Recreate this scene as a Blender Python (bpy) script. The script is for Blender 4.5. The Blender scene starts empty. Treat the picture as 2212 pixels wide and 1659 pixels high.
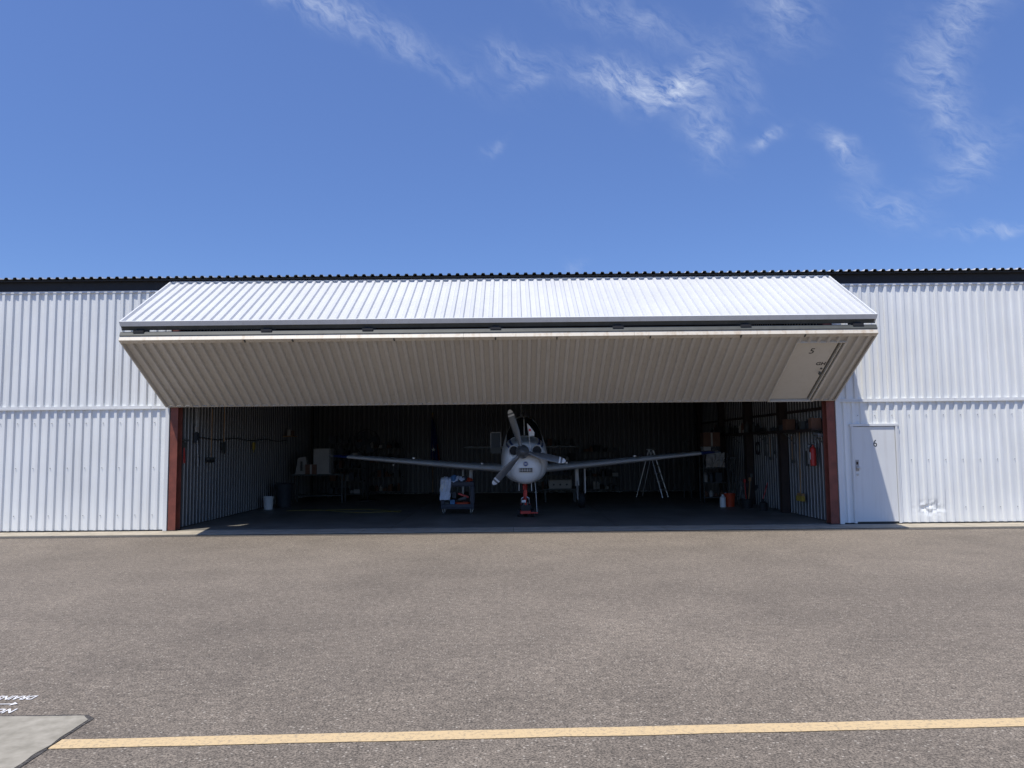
import bpy, math, random
from mathutils import Vector, Matrix, noise as mn
random.seed(7)
R=math.radians
scene=bpy.context.scene
col=scene.collection

# ---------------------------------------------------------------- materials
def newmat(name):
    m=bpy.data.materials.new(name); m.use_nodes=True
    nt=m.node_tree; b=nt.nodes.get('Principled BSDF')
    return m,nt,b
def N(nt,t,**kw):
    n=nt.nodes.new(t)
    for k,v in kw.items(): setattr(n,k,v)
    return n
def mat(name,c,rough=.55,metal=0.0,var=.12,scale=6.0,bump=0.0,stretch=(1,1,1)):
    m,nt,b=newmat(name)
    tc=N(nt,'ShaderNodeTexCoord'); mp=N(nt,'ShaderNodeMapping'); mp.inputs['Scale'].default_value=stretch
    nz=N(nt,'ShaderNodeTexNoise'); nz.inputs['Scale'].default_value=scale; nz.inputs['Detail'].default_value=3; nz.inputs['Roughness'].default_value=.6
    nt.links.new(tc.outputs['Object'],mp.inputs['Vector']); nt.links.new(mp.outputs['Vector'],nz.inputs['Vector'])
    rp=N(nt,'ShaderNodeValToRGB')
    rp.color_ramp.elements[0].position=.3; rp.color_ramp.elements[1].position=.7
    rp.color_ramp.elements[0].color=(c[0]*(1-var),c[1]*(1-var),c[2]*(1-var*1.1),1)
    rp.color_ramp.elements[1].color=(min(1,c[0]*(1+var*.5)),min(1,c[1]*(1+var*.5)),min(1,c[2]*(1+var*.5)),1)
    nt.links.new(nz.outputs['Fac'],rp.inputs['Fac']); nt.links.new(rp.outputs['Color'],b.inputs['Base Color'])
    b.inputs['Roughness'].default_value=rough; b.inputs['Metallic'].default_value=metal
    if bump>0:
        bp=N(nt,'ShaderNodeBump'); bp.inputs['Strength'].default_value=bump; bp.inputs['Distance'].default_value=.01
        nt.links.new(nz.outputs['Fac'],bp.inputs['Height']); nt.links.new(bp.outputs['Normal'],b.inputs['Normal'])
    return m

def paint_metal(name,c,dirt=.25,dirtc=(.35,.30,.24)):
    m,nt,b=newmat(name)
    tc=N(nt,'ShaderNodeTexCoord')
    mp=N(nt,'ShaderNodeMapping'); mp.inputs['Scale'].default_value=(5,5,.35)
    nt.links.new(tc.outputs['Object'],mp.inputs['Vector'])
    n1=N(nt,'ShaderNodeTexNoise'); n1.inputs['Scale'].default_value=2.2; n1.inputs['Detail'].default_value=5; n1.inputs['Roughness'].default_value=.65
    nt.links.new(mp.outputs['Vector'],n1.inputs['Vector'])
    n2=N(nt,'ShaderNodeTexNoise'); n2.inputs['Scale'].default_value=.7; n2.inputs['Detail'].default_value=3
    nt.links.new(tc.outputs['Object'],n2.inputs['Vector'])
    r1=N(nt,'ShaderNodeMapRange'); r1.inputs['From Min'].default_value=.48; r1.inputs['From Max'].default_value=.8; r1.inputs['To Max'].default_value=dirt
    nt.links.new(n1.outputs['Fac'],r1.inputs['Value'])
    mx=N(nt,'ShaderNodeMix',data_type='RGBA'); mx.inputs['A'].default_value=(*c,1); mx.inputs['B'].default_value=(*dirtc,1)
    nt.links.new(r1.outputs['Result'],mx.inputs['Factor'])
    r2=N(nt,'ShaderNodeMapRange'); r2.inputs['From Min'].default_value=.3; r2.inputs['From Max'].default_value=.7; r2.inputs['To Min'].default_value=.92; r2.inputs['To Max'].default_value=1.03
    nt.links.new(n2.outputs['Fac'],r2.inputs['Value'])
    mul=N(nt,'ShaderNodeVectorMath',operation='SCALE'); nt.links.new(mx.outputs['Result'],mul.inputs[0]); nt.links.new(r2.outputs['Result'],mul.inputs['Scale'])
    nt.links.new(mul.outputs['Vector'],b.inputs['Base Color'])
    b.inputs['Roughness'].default_value=.5
    return m

def asphalt(name,base,chip=.65):
    m,nt,b=newmat(name)
    tc=N(nt,'ShaderNodeTexCoord')
    def noise(s,d=4,r=.6):
        n=N(nt,'ShaderNodeTexNoise'); n.inputs['Scale'].default_value=s; n.inputs['Detail'].default_value=d; n.inputs['Roughness'].default_value=r
        nt.links.new(tc.outputs['Object'],n.inputs['Vector']); return n
    big=noise(.22,4); mid=noise(1.3,5,.65); med=noise(14,3,.8); fine=noise(68,3,.85)
    def rng(n,a,bb,lo,hi,out='Fac'):
        r=N(nt,'ShaderNodeMapRange'); r.inputs['From Min'].default_value=a; r.inputs['From Max'].default_value=bb; r.inputs['To Min'].default_value=lo; r.inputs['To Max'].default_value=hi
        nt.links.new(n.outputs[out],r.inputs['Value']); return r
    def mul(a,bb):
        k=N(nt,'ShaderNodeMath',operation='MULTIPLY'); nt.links.new(a.outputs[0],k.inputs[0]); nt.links.new(bb.outputs[0],k.inputs[1]); return k
    f=mul(mul(rng(big,.35,.65,.86,1.10),rng(mid,.3,.7,.86,1.10)),mul(rng(fine,.38,.62,.30,1.70),rng(med,.32,.68,.68,1.32)))
    sc=N(nt,'ShaderNodeVectorMath',operation='SCALE'); sc.inputs[0].default_value=base; nt.links.new(f.outputs[0],sc.inputs['Scale'])
    vo=N(nt,'ShaderNodeTexVoronoi'); vo.inputs['Scale'].default_value=42
    nt.links.new(tc.outputs['Object'],vo.inputs['Vector'])
    sp=N(nt,'ShaderNodeSeparateColor'); nt.links.new(vo.outputs['Color'],sp.inputs['Color'])
    gt=N(nt,'ShaderNodeMath',operation='GREATER_THAN'); gt.inputs[1].default_value=.89; nt.links.new(sp.outputs[0],gt.inputs[0])
    ds=N(nt,'ShaderNodeMath',operation='LESS_THAN'); ds.inputs[1].default_value=.31; nt.links.new(vo.outputs['Distance'],ds.inputs[0])
    k=mul(gt,ds); kk=N(nt,'ShaderNodeMath',operation='MULTIPLY'); kk.inputs[1].default_value=chip; nt.links.new(k.outputs[0],kk.inputs[0])
    mx=N(nt,'ShaderNodeMix',data_type='RGBA'); mx.inputs['B'].default_value=(.50,.45,.37,1)
    nt.links.new(kk.outputs[0],mx.inputs['Factor']); nt.links.new(sc.outputs['Vector'],mx.inputs['A'])
    nt.links.new(mx.outputs['Result'],b.inputs['Base Color'])
    b.inputs['Roughness'].default_value=.9
    bp=N(nt,'ShaderNodeBump'); bp.inputs['Strength'].default_value=.6; bp.inputs['Distance'].default_value=.006
    nt.links.new(fine.outputs['Fac'],bp.inputs['Height']); nt.links.new(bp.outputs['Normal'],b.inputs['Normal'])
    return m

def line_paint(name,c,under):
    m,nt,b=newmat(name)
    tc=N(nt,'ShaderNodeTexCoord')
    n=N(nt,'ShaderNodeTexNoise'); n.inputs['Scale'].default_value=38; n.inputs['Detail'].default_value=6; n.inputs['Roughness'].default_value=.75
    nt.links.new(tc.outputs['Object'],n.inputs['Vector'])
    r=N(nt,'ShaderNodeMapRange'); r.inputs['From Min'].default_value=.50; r.inputs['From Max'].default_value=.64; r.inputs['To Max'].default_value=.85
    nt.links.new(n.outputs['Fac'],r.inputs['Value'])
    mx=N(nt,'ShaderNodeMix',data_type='RGBA'); mx.inputs['A'].default_value=(*c,1); mx.inputs['B'].default_value=(*under,1)
    nt.links.new(r.outputs['Result'],mx.inputs['Factor']); nt.links.new(mx.outputs['Result'],b.inputs['Base Color'])
    b.inputs['Roughness'].default_value=.8
    return m

M_WALL=paint_metal('white_painted_steel',(.80,.815,.80),.14)
M_DOORP=paint_metal('door_painted_steel',(.60,.61,.62),.22)
M_LOWER=paint_metal('door_lower_painted_steel',(.50,.475,.43),.35)
M_LEAF=paint_metal('walk_door_paint',(.60,.57,.51),.2)
M_TRIM=paint_metal('white_trim',(.72,.73,.72),.2)
M_RIDGE=paint_metal('stained_beam_paint',(.60,.55,.46),.8,(.36,.25,.14))
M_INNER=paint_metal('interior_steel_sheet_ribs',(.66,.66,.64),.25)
M_INNERD=paint_metal('interior_sheet_painted_shade',(.05,.05,.05),.1,(.08,.07,.06))  # shade stripes between the ribs, painted in as near-black pans and flanks
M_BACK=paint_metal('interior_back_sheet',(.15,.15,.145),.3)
M_BACKD=paint_metal('interior_back_painted_shade',(.06,.06,.06),.1,(.08,.07,.06))  # shade in the back wall recesses, put into the colour
M_RED=mat('red_oxide_steel',(.20,.055,.035),.6,0,.3,5)
M_BROWN=mat('brown_oxide_steel',(.04,.025,.02),.7,0,.3,5)
M_DARK=mat('dark_fascia',(.018,.018,.02),.7,0,.2,4)
M_DGREY=mat('dark_grey_metal',(.07,.075,.07),.6,0,.2,6)
M_LINE=mat('sheet_lap_and_screw_grey',(.32,.33,.34),.6,0,.2,6)  # grey of the lap joints and screw heads
M_BLACK=mat('black_rubber',(.015,.015,.016),.7,0,.2,20)
M_ASPH=asphalt('asphalt',(.192,.160,.124))
M_ASPH2=asphalt('dark_asphalt_seal',(.075,.068,.060),.15)
M_CONC=mat('concrete_apron_mat',(.42,.37,.29),.85,0,.22,3,.2)
M_PADC=mat('concrete_pad_mat',(.34,.31,.25),.85,0,.25,9,.3)
M_FLOOR=mat('hangar_floor_concrete',(.19,.178,.155),.5,0,.35,1.3,0)
M_YEL=line_paint('yellow_road_paint',(.62,.46,.25),(.33,.26,.17))
M_WPAINT=line_paint('white_road_paint',(.75,.74,.72),(.3,.27,.24))
M_AIR=mat('aircraft_white_paint',(.78,.77,.74),.28,0,.05,2)
M_AIRG=mat('aircraft_wing_grey',(.74,.73,.70),.35,.0,.08,2)
M_BLUE=mat('aircraft_blue_trim',(.02,.05,.20),.3,0,.1,3)
M_GLASS=mat('aircraft_glass',(.015,.02,.025),.06,0,.1,2)
M_PROP=mat('propeller_grey',(.16,.165,.17),.4,.3,.15,6)
M_CHROME=mat('bare_metal',(.50,.50,.50),.35,.8,.1,6)
M_RP=mat('red_paint',(.50,.03,.02),.45,0,.15,8)
M_ORANGE=mat('orange_red_plastic',(.50,.06,.02),.5,0,.1,8)
M_WOOD=mat('wood_handle',(.34,.19,.08),.6,0,.25,20,0,(1,1,.1))
M_CARD=mat('cardboard',(.16,.08,.05),.85,0,.15,8)
M_LBOX=mat('pale_box',(.40,.38,.35),.7,0,.1,6)
M_WP=mat('white_plastic',(.75,.75,.73),.5,0,.08,8)
M_GP=mat('grey_plastic',(.035,.042,.05),.55,0,.15,8)
M_CART=mat('cart_plastic',(.024,.028,.042),.55,0,.15,8)
M_CLOTH=mat('towel_pale',(.58,.62,.70),.95,0,.2,14,.3)
M_CLOTHB=mat('towel_blue',(.10,.22,.40),.95,0,.2,14,.3)
M_FLAGB=mat('flag_blue',(.015,.03,.16),.9,0,.2,9)
M_FLAGR=mat('flag_red',(.25,.02,.02),.9,0,.2,9)
M_YB=mat('yellow_bristle',(.40,.28,.04),.9,0,.2,30)
M_HOSE=mat('yellow_hose_rubber',(.30,.24,.03),.6,0,.2,10)
M_INK=mat('black_lettering',(.03,.03,.03),.6,0,.1,8)

# ---------------------------------------------------------------- mesh helpers
def empty(name,loc=(0,0,0),parent=None):
    e=bpy.data.objects.new(name,None); e.empty_display_size=.3; col.objects.link(e)
    e.location=loc
    if parent: e.parent=parent
    return e
class B:
    def __init__(s): s.v=[];s.f=[];s.m=[];s.mats=[]
    def mi(s,m):
        if m not in s.mats: s.mats.append(m)
        return s.mats.index(m)
    def add(s,vs,fs,m):
        o=len(s.v); s.v+= [tuple(v) for v in vs]; k=s.mi(m)
        for f in fs: s.f.append(tuple(i+o for i in f)); s.m.append(k)
    def box(s,a,b,m,rot=None,ctr=None):
        x0,y0,z0=a;x1,y1,z1=b
        vs=[Vector(p) for p in [(x0,y0,z0),(x1,y0,z0),(x1,y1,z0),(x0,y1,z0),(x0,y0,z1),(x1,y0,z1),(x1,y1,z1),(x0,y1,z1)]]
        if rot is not None:
            c=Vector(ctr) if ctr else sum(vs,Vector())/8
            vs=[rot@(v-c)+c for v in vs]
        s.add(vs,[(0,3,2,1),(4,5,6,7),(0,1,5,4),(1,2,6,5),(2,3,7,6),(3,0,4,7)],m)
    def cyl(s,p0,p1,r0,m,r1=None,seg=14,cap=True):
        p0=Vector(p0);p1=Vector(p1); r1=r0 if r1 is None else r1
        d=(p1-p0).normalized(); u=d.orthogonal().normalized(); w=d.cross(u)
        vs=[];fs=[]
        for p,r in((p0,r0),(p1,r1)):
            for i in range(seg):
                a=2*math.pi*i/seg; vs.append(p+(u*math.cos(a)+w*math.sin(a))*r)
        for i in range(seg): j=(i+1)%seg; fs.append((i,j,seg+j,seg+i))
        if cap: fs.append(tuple(range(seg-1,-1,-1))); fs.append(tuple(range(seg,2*seg)))
        s.add(vs,fs,m)
    def tube(s,pts,r,m,seg=8):
        for a,b in zip(pts[:-1],pts[1:]): s.cyl(a,b,r,m,seg=seg)
    def lathe(s,prof,c,axis,m,seg=24):
        c=Vector(c); d=Vector(axis).normalized(); u=d.orthogonal().normalized(); w=d.cross(u)
        vs=[];fs=[]
        for t,r in prof:
            for i in range(seg):
                a=2*math.pi*i/seg; vs.append(c+d*t+(u*math.cos(a)+w*math.sin(a))*max(r,1e-4))
        for k in range(len(prof)-1):
            for i in range(seg):
                j=(i+1)%seg; fs.append((k*seg+i,k*seg+j,(k+1)*seg+j,(k+1)*seg+i))
        s.add(vs,fs,m)
    def torus(s,c,axis,Rr,r,m,seg=28,k=6):
        c=Vector(c); d=Vector(axis).normalized(); u=d.orthogonal().normalized(); w=d.cross(u)
        vs=[];fs=[]
        for i in range(seg):
            a=2*math.pi*i/seg; e=u*math.cos(a)+w*math.sin(a)
            for j in range(k):
                b=2*math.pi*j/k; vs.append(c+e*(Rr+r*math.cos(b))+d*r*math.sin(b))
        for i in range(seg):
            for j in range(k):
                i2=(i+1)%seg;j2=(j+1)%k; fs.append((i*k+j,i2*k+j,i2*k+j2,i*k+j2))
        s.add(vs,fs,m)
    def obj(s,name,parent=None,smooth=False,bevel=0,loc=None):
        me=bpy.data.meshes.new(name); me.from_pydata(s.v,[],s.f)
        for m in s.mats: me.materials.append(m)
        me.polygons.foreach_set('material_index',s.m)
        me.update()
        o=bpy.data.objects.new(name,me); col.objects.link(o)
        if parent: o.parent=parent
        if smooth:
            me.polygons.foreach_set('use_smooth',[True]*len(s.f))
            try: me.set_sharp_from_angle(angle=R(38))
            except Exception: pass
        if bevel>0:
            bm=o.modifiers.new('bevel','BEVEL'); bm.width=bevel; bm.segments=2; bm.limit_method='ANGLE'
        if loc: o.location=loc
        return o

PITCH=.1829
PROF=[(0,0),(.088,0),(.108,.036),(.163,.036)]
def corr(b,a0,a1,ts,f,m,phase=0.0,depth=1.0,m2=None,lim=.001):
    """ribbed sheet; m2 = dark colour painting shade into everything lower than lim (pans / rib flanks)"""
    pts=[]
    def nval(a):
        q=(a-phase)%PITCH
        P=PROF+[(PITCH,0)]
        for (x0,n0),(x1,n1) in zip(P[:-1],P[1:]):
            if x0<=q<=x1: return n0+(n1-n0)*(q-x0)/(x1-x0)
        return 0
    pts.append(a0)
    k=math.floor((a0-phase)/PITCH)-1
    while k*PITCH+phase<a1:
        for x,n in PROF:
            a=k*PITCH+phase+x
            if a0+1e-4<a<a1-1e-4: pts.append(a)
        k+=1
    pts.append(a1)
    nc=len(pts); vs=[]
    for t in ts:
        for a in pts: vs.append(f(a,t,nval(a)*depth))
    fs=[];fs2=[]
    for j in range(len(ts)-1):
        for i in range(nc-1):
            q=(j*nc+i,j*nc+i+1,(j+1)*nc+i+1,(j+1)*nc+i)
            if m2 and nval((pts[i]+pts[i+1])/2)<lim: fs2.append(q)
            else: fs.append(q)
    b.add(vs,fs,m)
    if m2: b.add(vs,fs2,m2)

def text(name,s,size,M,m,parent=None,ext=.0015,bold=0.0,sx=1.0):
    cu=bpy.data.curves.new(name,'FONT'); cu.body=s; cu.size=size; cu.extrude=ext; cu.align_x='CENTER'; cu.align_y='CENTER'; cu.offset=bold
    cu.materials.append(m)
    o=bpy.data.objects.new(name,cu); col.objects.link(o)
    o.matrix_world=M@Matrix.Diagonal((sx,1,1,1))
    if parent: o.parent=parent
    return o

# ---------------------------------------------------------------- ground
def sheet(name,x0,x1,y0,y1,z,m,parent=None):
    b=B(); b.add([(x0,y0,z),(x1,y0,z),(x1,y1,z),(x0,y1,z)],[(0,1,2,3)],m); return b.obj(name,parent)
sheet('asphalt_ground',-1500,1500,-1500,1500,0,M_ASPH)
b=B()
vs=[];n=160
for i in range(n+1):
    x=-40+80*i/n; w=.05*mn.noise(Vector((x*1.3,3,0)))+.02*mn.noise(Vector((x*6,9,0)))
    vs+= [(x,-.72,.004),(x,-1.08+w,.004)]
b.add(vs,[(2*i,2*i+1,2*i+3,2*i+2) for i in range(n)],M_ASPH2)
b.obj('asphalt_seam_strip')
b=B()
for i in range(-13,13): b.box((i*3.1+.006,-.74,-.05),(i*3.1+3.094,.02,.012),M_CONC)
b.obj('concrete_apron')
b=B(); vs=[];n=80
for i in range(n+1):
    x=-2.69+14*i/n
    yc=-11.775+ .035*(x+2.7)
    e1=.006*mn.noise(Vector((x*9,1,0)))+.01*mn.noise(Vector((x*2,1,0))); e2=.006*mn.noise(Vector((x*9,7,0)))+.01*mn.noise(Vector((x*2,7,0)))
    vs+=[(x,yc-.07+e1,.004),(x,yc+.07+e2,.004)]
b.add(vs,[(2*i,2*i+2,2*i+3,2*i+1) for i in range(n)],M_YEL)
b.obj('yellow_taxi_line')
def wob(pts,z,off):
    out_=[]
    for (x0,y0),(x1,y1) in zip(pts[:-1],pts[1:]):
        for k in range(14):
            u=k/14; x=x0+(x1-x0)*u; y=y0+(y1-y0)*u
            out_.append((x+off+.014*mn.noise(Vector((x*7,y*7,off*50))),y+off+.014*mn.noise(Vector((x*7,y*7,5+off*50))),z))
    return out_
edge=[(-5.0,-11.31),(-3.6,-11.30),(-2.78,-11.30),(-2.71,-11.37),(-2.70,-12.1),(-2.70,-13.2),(-2.71,-14.5)]
b=B(); e=wob(edge,.006,0)+[(-2.71,-14.5,.006),(-5.0,-14.5,.006)]; b.add(e,[tuple(range(len(e)-1,-1,-1))],M_PADC)
e=wob(edge,.004,.022)+[(-2.69,-14.5,.004),(-5.0,-14.5,.004)]; b.add(e,[tuple(range(len(e)-1,-1,-1))],M_ASPH2)
b.obj('concrete_drain_pad')
st=empty('painted_stencil_lettering')
Rz=Matrix.Rotation(math.pi,4,'Z')
text('stencil_text_drains','DRAINS',.115,Matrix.Translation((-3.455,-10.92,.005))@Rz,M_WPAINT,st,.0005,.003,.66)
text('stencil_text_no','NO',.115,Matrix.Translation((-3.36,-11.19,.005))@Rz,M_WPAINT,st,.0005,.003,.75)
b=B()
z=.005
b.add([(-3.62,-11.062,z),(-3.40,-11.062,z),(-3.40,-11.048,z),(-3.62,-11.048,z)],[(0,1,2,3)],M_WPAINT)
b.add([(-3.40,-11.09,z+.0005),(-3.36,-11.055,z+.0005),(-3.40,-11.02,z+.0005)],[(0,1,2)],M_WPAINT)
b.obj('stencil_arrow',st)

# ---------------------------------------------------------------- hangar
XL,XR=-7.28,6.86
H=empty('aircraft_hangar')
front=lambda a,t,n:(a,-n,t)
b=B()
ZS,ZT=2.62,5.13
def dent_wall():
    bb=B()
    xs0,xs1=8.28,9.4
    ts=[.04+.03*i for i in range(24)]
    def f(a,t,n):
        d=math.exp(-(((a-8.83)/.24)**2+((t-.33)/.13)**2))
        k=mn.noise(Vector((a*9,t*11,2)))*.045+mn.noise(Vector((a*22,t*19,5)))*.015
        return (a,-n*(1-.6*d)+d*(k+.02),t)
    pts=[xs0+(xs1-xs0)*i/120 for i in range(121)]
    def nval(a):
        q=a%PITCH; P=PROF+[(PITCH,0)]
        for (x0,n0),(x1,n1) in zip(P[:-1],P[1:]):
            if x0<=q<=x1: return n0+(n1-n0)*(q-x0)/(x1-x0)
        return 0
    nc=len(pts); vs=[f(a,t,nval(a)) for t in ts for a in pts]
    bb.add(vs,[(j*nc+i,j*nc+i+1,(j+1)*nc+i+1,(j+1)*nc+i) for j in range(len(ts)-1) for i in range(nc-1)],M_WALL)
    bb.obj('front_wall_dented_sheet',H)
    return ts[-1]
td=dent_wall()
up=lambda a,t,n:(a,-n-.012,t)
corr(b,-26,XL-.09,[.04,ZS-.03],front,M_WALL)
corr(b,-26,XL-.09,[ZS+.03,ZT],up,M_WALL,.07)
DX0,DX1,DZ=7.20,8.18,2.11
corr(b,XR+.10,DX0,[.04,ZS-.03],front,M_WALL)
corr(b,DX0,DX1,[DZ,ZS-.03],front,M_WALL)
corr(b,DX1,8.28,[.04,ZS-.03],front,M_WALL)
corr(b,8.28,9.4,[td,ZS-.03],front,M_WALL)
corr(b,9.4,26,[.04,ZS-.03],front,M_WALL)
corr(b,XR+.10,26,[ZS+.03,ZT],up,M_WALL,.07)
b.obj('front_wall_sheeting',H)
b=B()
for x0,x1 in ((-26,XL-.09),(XR+.10,26)):
    x=x0
    while x<x1-.01:
        x2=min(x1,x+6.1)
        b.box((x+.003,-.060,ZS-.035),(x2-.003,.0,ZS-.010),M_TRIM)
        b.box((x+.003,-.050,ZS-.008),(x2-.003,.0,ZS+.035),M_TRIM)
        x=x2
    b.box((x0,-.02,.0),(x1,.03,.038),M_DARK)
    b.box((x0,-.058,5.105),(x1,-.0,5.145),M_TRIM)
b.box((XL-.10,-.065,.02),(XL-.02,.02,ZT),M_TRIM)
b.box((XR+.02,-.065,.02),(XR+.11,.02,ZT),M_TRIM)
b.obj('wall_flashing',H)
b=B()
for x in [-26+1.0975*i for i in range(48)]:
    if XL-.2<x<XR+.2: continue
    for z0,z1 in ((.05,ZS-.04),(ZS+.04,ZT-.03)):
        if DX0-.1<x<DX1+.1 and z0<1: continue
        b.box((x,-.0145,z0),(x+.006,-.006,z1),M_LINE)
for z in (.35,1.35,2.3,3.9):
    k=-142
    while k<142:
        x=k*PITCH+.05; k+=2
        if XL-.15<x<XR+.2 or (DX0-.1<x<DX1+.1 and z<2.2) or (8.4<x<9.2 and z<.5): continue
        b.box((x-.006,-.022,z-.006),(x+.006,-.001,z+.006),M_LINE)
b.obj('sheet_laps_and_screws',H)
b=B()
b.box((-26,-.02,5.146),(26,.10,5.40),M_DARK)
b.box((-26,-.10,5.35),(26,-.02,5.385),M_DARK)
b.obj('eave_fascia',H)
b=B()
roof=lambda a,t,n:(a,t,5.395+n*1.0+(t+.16)*.03)
corr(b,-26,26,[-.16,3,6,9,12.6],roof,M_DOORP,0,1.15)
rl=lambda a,t,n:(a,t,5.388+n*1.0+(t+.16)*.03)
corr(b,-26,26,[-.155,3,6,9,12.6],rl,M_DGREY,0,1.15)
b.obj('roof_sheeting',H)
b=B()
sideL=lambda a,t,n:(XL-.02+n,a,t)
sideR=lambda a,t,n:(XR+.02-n,a,t)
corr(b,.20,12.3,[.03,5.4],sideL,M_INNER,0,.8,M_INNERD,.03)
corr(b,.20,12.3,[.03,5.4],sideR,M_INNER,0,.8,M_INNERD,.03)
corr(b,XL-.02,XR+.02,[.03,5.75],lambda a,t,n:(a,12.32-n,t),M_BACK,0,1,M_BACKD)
b.obj('inner_wall_sheeting',H)
b=B()
corr(b,0,12.5,[.0,5.5],lambda a,t,n:(-26-n,a,t),M_WALL)
corr(b,0,12.5,[.0,5.5],lambda a,t,n:(26+n,a,t),M_WALL)
corr(b,-26,26,[.0,5.7],lambda a,t,n:(a,12.5+n,t),M_WALL)
b.obj('outer_wall_sheeting',H)
b=B()
for x0,x1 in ((XL,XL+.16),(XR-.17,XR+.01)):
    b.box((x0,-.045,.012),(x1,-.028,5.14),M_RED)
    b.box((x0,.17,.012),(x1,.19,5.14),M_RED)
    xc=(x0+x1)/2; b.box((xc-.008,-.028,.012),(xc+.008,.17,5.14),M_RED)
    b.box((x0-.03,-.06,.012),(x1+.03,.22,.028),M_BROWN)
b.obj('door_posts',H,bevel=.003)
b=B()
for y in (2.8,5.6,8.4,11.3):
    b.box((XR-.22,y-.09,.02),(XR-.035,y+.09,5.2),M_BROWN)
b.box((XL+.045,11.25,.02),(XL+.10,11.35,5.2),M_BROWN)
for y in (2.8,5.6,8.4,11.3):
    b.box((XL+.05,y-.09,4.85),(XR-.05,y+.09,5.2),M_BROWN)
for i in range(11):
    x=XL+.7+i*1.3; b.box((x-.04,.2,5.21),(x+.04,12.2,5.34),M_BROWN)
b.box((XR-.09,.25,2.45),(XR-.035,12.2,2.51),M_BROWN)
b.box((XL+.02,-.015,5.0),(XR-.0,.20,5.145),M_BROWN)
b.obj('steel_frame',H)
b=B()
ysl=[.025,4.1,8.2,12.3]; xsl=[XL+.0,-2.6,2.2,XR+.0]
for i in range(3):
    for j in range(3):
        b.box((xsl[i]+.006,ysl[j]+.006,-.05),(xsl[i+1]-.006,ysl[j+1]-.006,.016),M_FLOOR)
b.obj('hangar_floor',H)

# pedestrian door 6
b=B()
b.box((DX0,-.055,.03),(DX0+.045,.04,DZ),M_TRIM); b.box((DX1-.045,-.055,.03),(DX1,.04,DZ),M_TRIM)
b.box((DX0-.03,-.058,DZ-.04),(DX1+.03,.04,DZ+.012),M_TRIM)
b.box((DX0-.012,-.05,.03),(DX0-.001,.0,DZ-.04),M_TRIM)
b.obj('service_door_frame',H,bevel=.003)
b=B()
b.box((DX0+.053,-.030,.06),(DX1-.053,.015,DZ-.05),M_TRIM)
b.box((DX0+.045,-.01,.03),(DX1-.045,.02,.055),M_DGREY)
b.obj('service_door_leaf',H,bevel=.004)
b=B()
b.box((DX0+.065,-.036,1.12),(DX0+.135,-.031,1.36),M_LBOX)
b.box((DX0+.08,-.040,1.26),(DX0+.12,-.036,1.32),M_BROWN)
b.lathe([(0,.012),(.03,.012),(.032,.03),(.06,.034),(.075,.02),(.077,0)],(DX0+.10,-.036,1.19),(0,-1,0),M_CHROME,16)
b.lathe([(0,.024),(.015,.024),(.017,0)],(DX0+.10,-.032,1.05),(0,-1,0),M_CHROME,16)
b.obj('service_door_lock',H,smooth=True)
text('service_door_number','6',.21,Matrix.Translation((7.70,-.033,1.70))@Matrix.Rotation(R(90),4,'X'),M_INK,H,.0008,.0,.85)

# bifold door
DL,DR=-7.35,6.86
U0=Vector((0,-.06,5.29)); U1=Vector((0,-2.15,4.08))
L0=Vector((0,-2.15,3.80)); L1=Vector((0,-.09,2.64))
def panel(P0,P1):
    d=(P1-P0).normalized(); n=d.cross(Vector((1,0,0)));
    return d,n,(P1-P0).length
du,nu,LU=panel(U0,U1); 
if nu.z<0: nu=-nu
dl,nl,LL=panel(L0,L1)
if nl.z>0: nl=-nl
fu=lambda a,t,n:tuple(Vector((a,0,0))+U0+du*t+nu*n)
fl=lambda a,t,n:tuple(Vector((a,0,0))+L0+dl*t+nl*n)
def pbox(b,f,a0,a1,t0,t1,n0,n1,m):
    vs=[f(a,t,n) for n in (n0,n1) for (a,t) in ((a0,t0),(a1,t0),(a1,t1),(a0,t1))]
    b.add(vs,[(0,3,2,1),(4,5,6,7),(0,1,5,4),(1,2,6,5),(2,3,7,6),(3,0,4,7)],m)
b=B()
corr(b,DL+.03,DR-.03,[0.0,LU-.03],fu,M_DOORP,.02)
b.obj('bifold_upper_sheeting',H)
b=B()
TH=-.13
pbox(b,fu,DL,DR,LU-.028,LU,-.055,.042,M_TRIM)
pbox(b,fu,DL,DL+.028,0,LU-.03,TH,.044,M_TRIM)
pbox(b,fu,DR-.028,DR,0,LU-.03,TH,.044,M_TRIM)
pbox(b,fu,DL+.03,DR-.03,-.02,0.0,TH,.042,M_TRIM)
pbox(b,fu,DL,DR,LU-.10,LU-.03,TH-.02,-.056,M_DGREY)
pbox(b,fu,DL+.03,DR-.03,.0,.08,TH,-.01,M_DGREY)
for i in range(9):
    a=DL+.9+i*1.55; pbox(b,fu,a-.03,a+.03,.085,LU-.105,TH,-.01,M_DGREY)
for i in range(1,13):
    a=DL+i*1.0975+.02; pbox(b,fu,a,a+.006,.02,LU-.05,-.002,.004,M_LINE)
b.obj('bifold_upper_frame',H)
WX0,WX1,WS0,WS1=5.43,6.36,.30,2.34
b=B()
corr(b,DL+.03,WX0,[.10,LL-.03],fl,M_LOWER,.02,1.15)
corr(b,WX1,DR-.03,[.10,LL-.03],fl,M_LOWER,.02,1.15)
corr(b,WX0,WX1,[.10,WS0],fl,M_LOWER,.02,1.15)
corr(b,WX0,WX1,[WS1,LL-.03],fl,M_LOWER,.02,1.15)
b.obj('bifold_lower_sheeting',H)
b=B()
segs=[DL,-3.2,-.9,2.3,4.6,DR]
for a0,a1 in zip(segs[:-1],segs[1:]):
    pbox(b,fl,a0+.002,a1-.002,0,.10,-.12,.046,M_RIDGE)
pbox(b,fl,DL,DR,-.02,-.001,-.14,-.05,M_DGREY)
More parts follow.
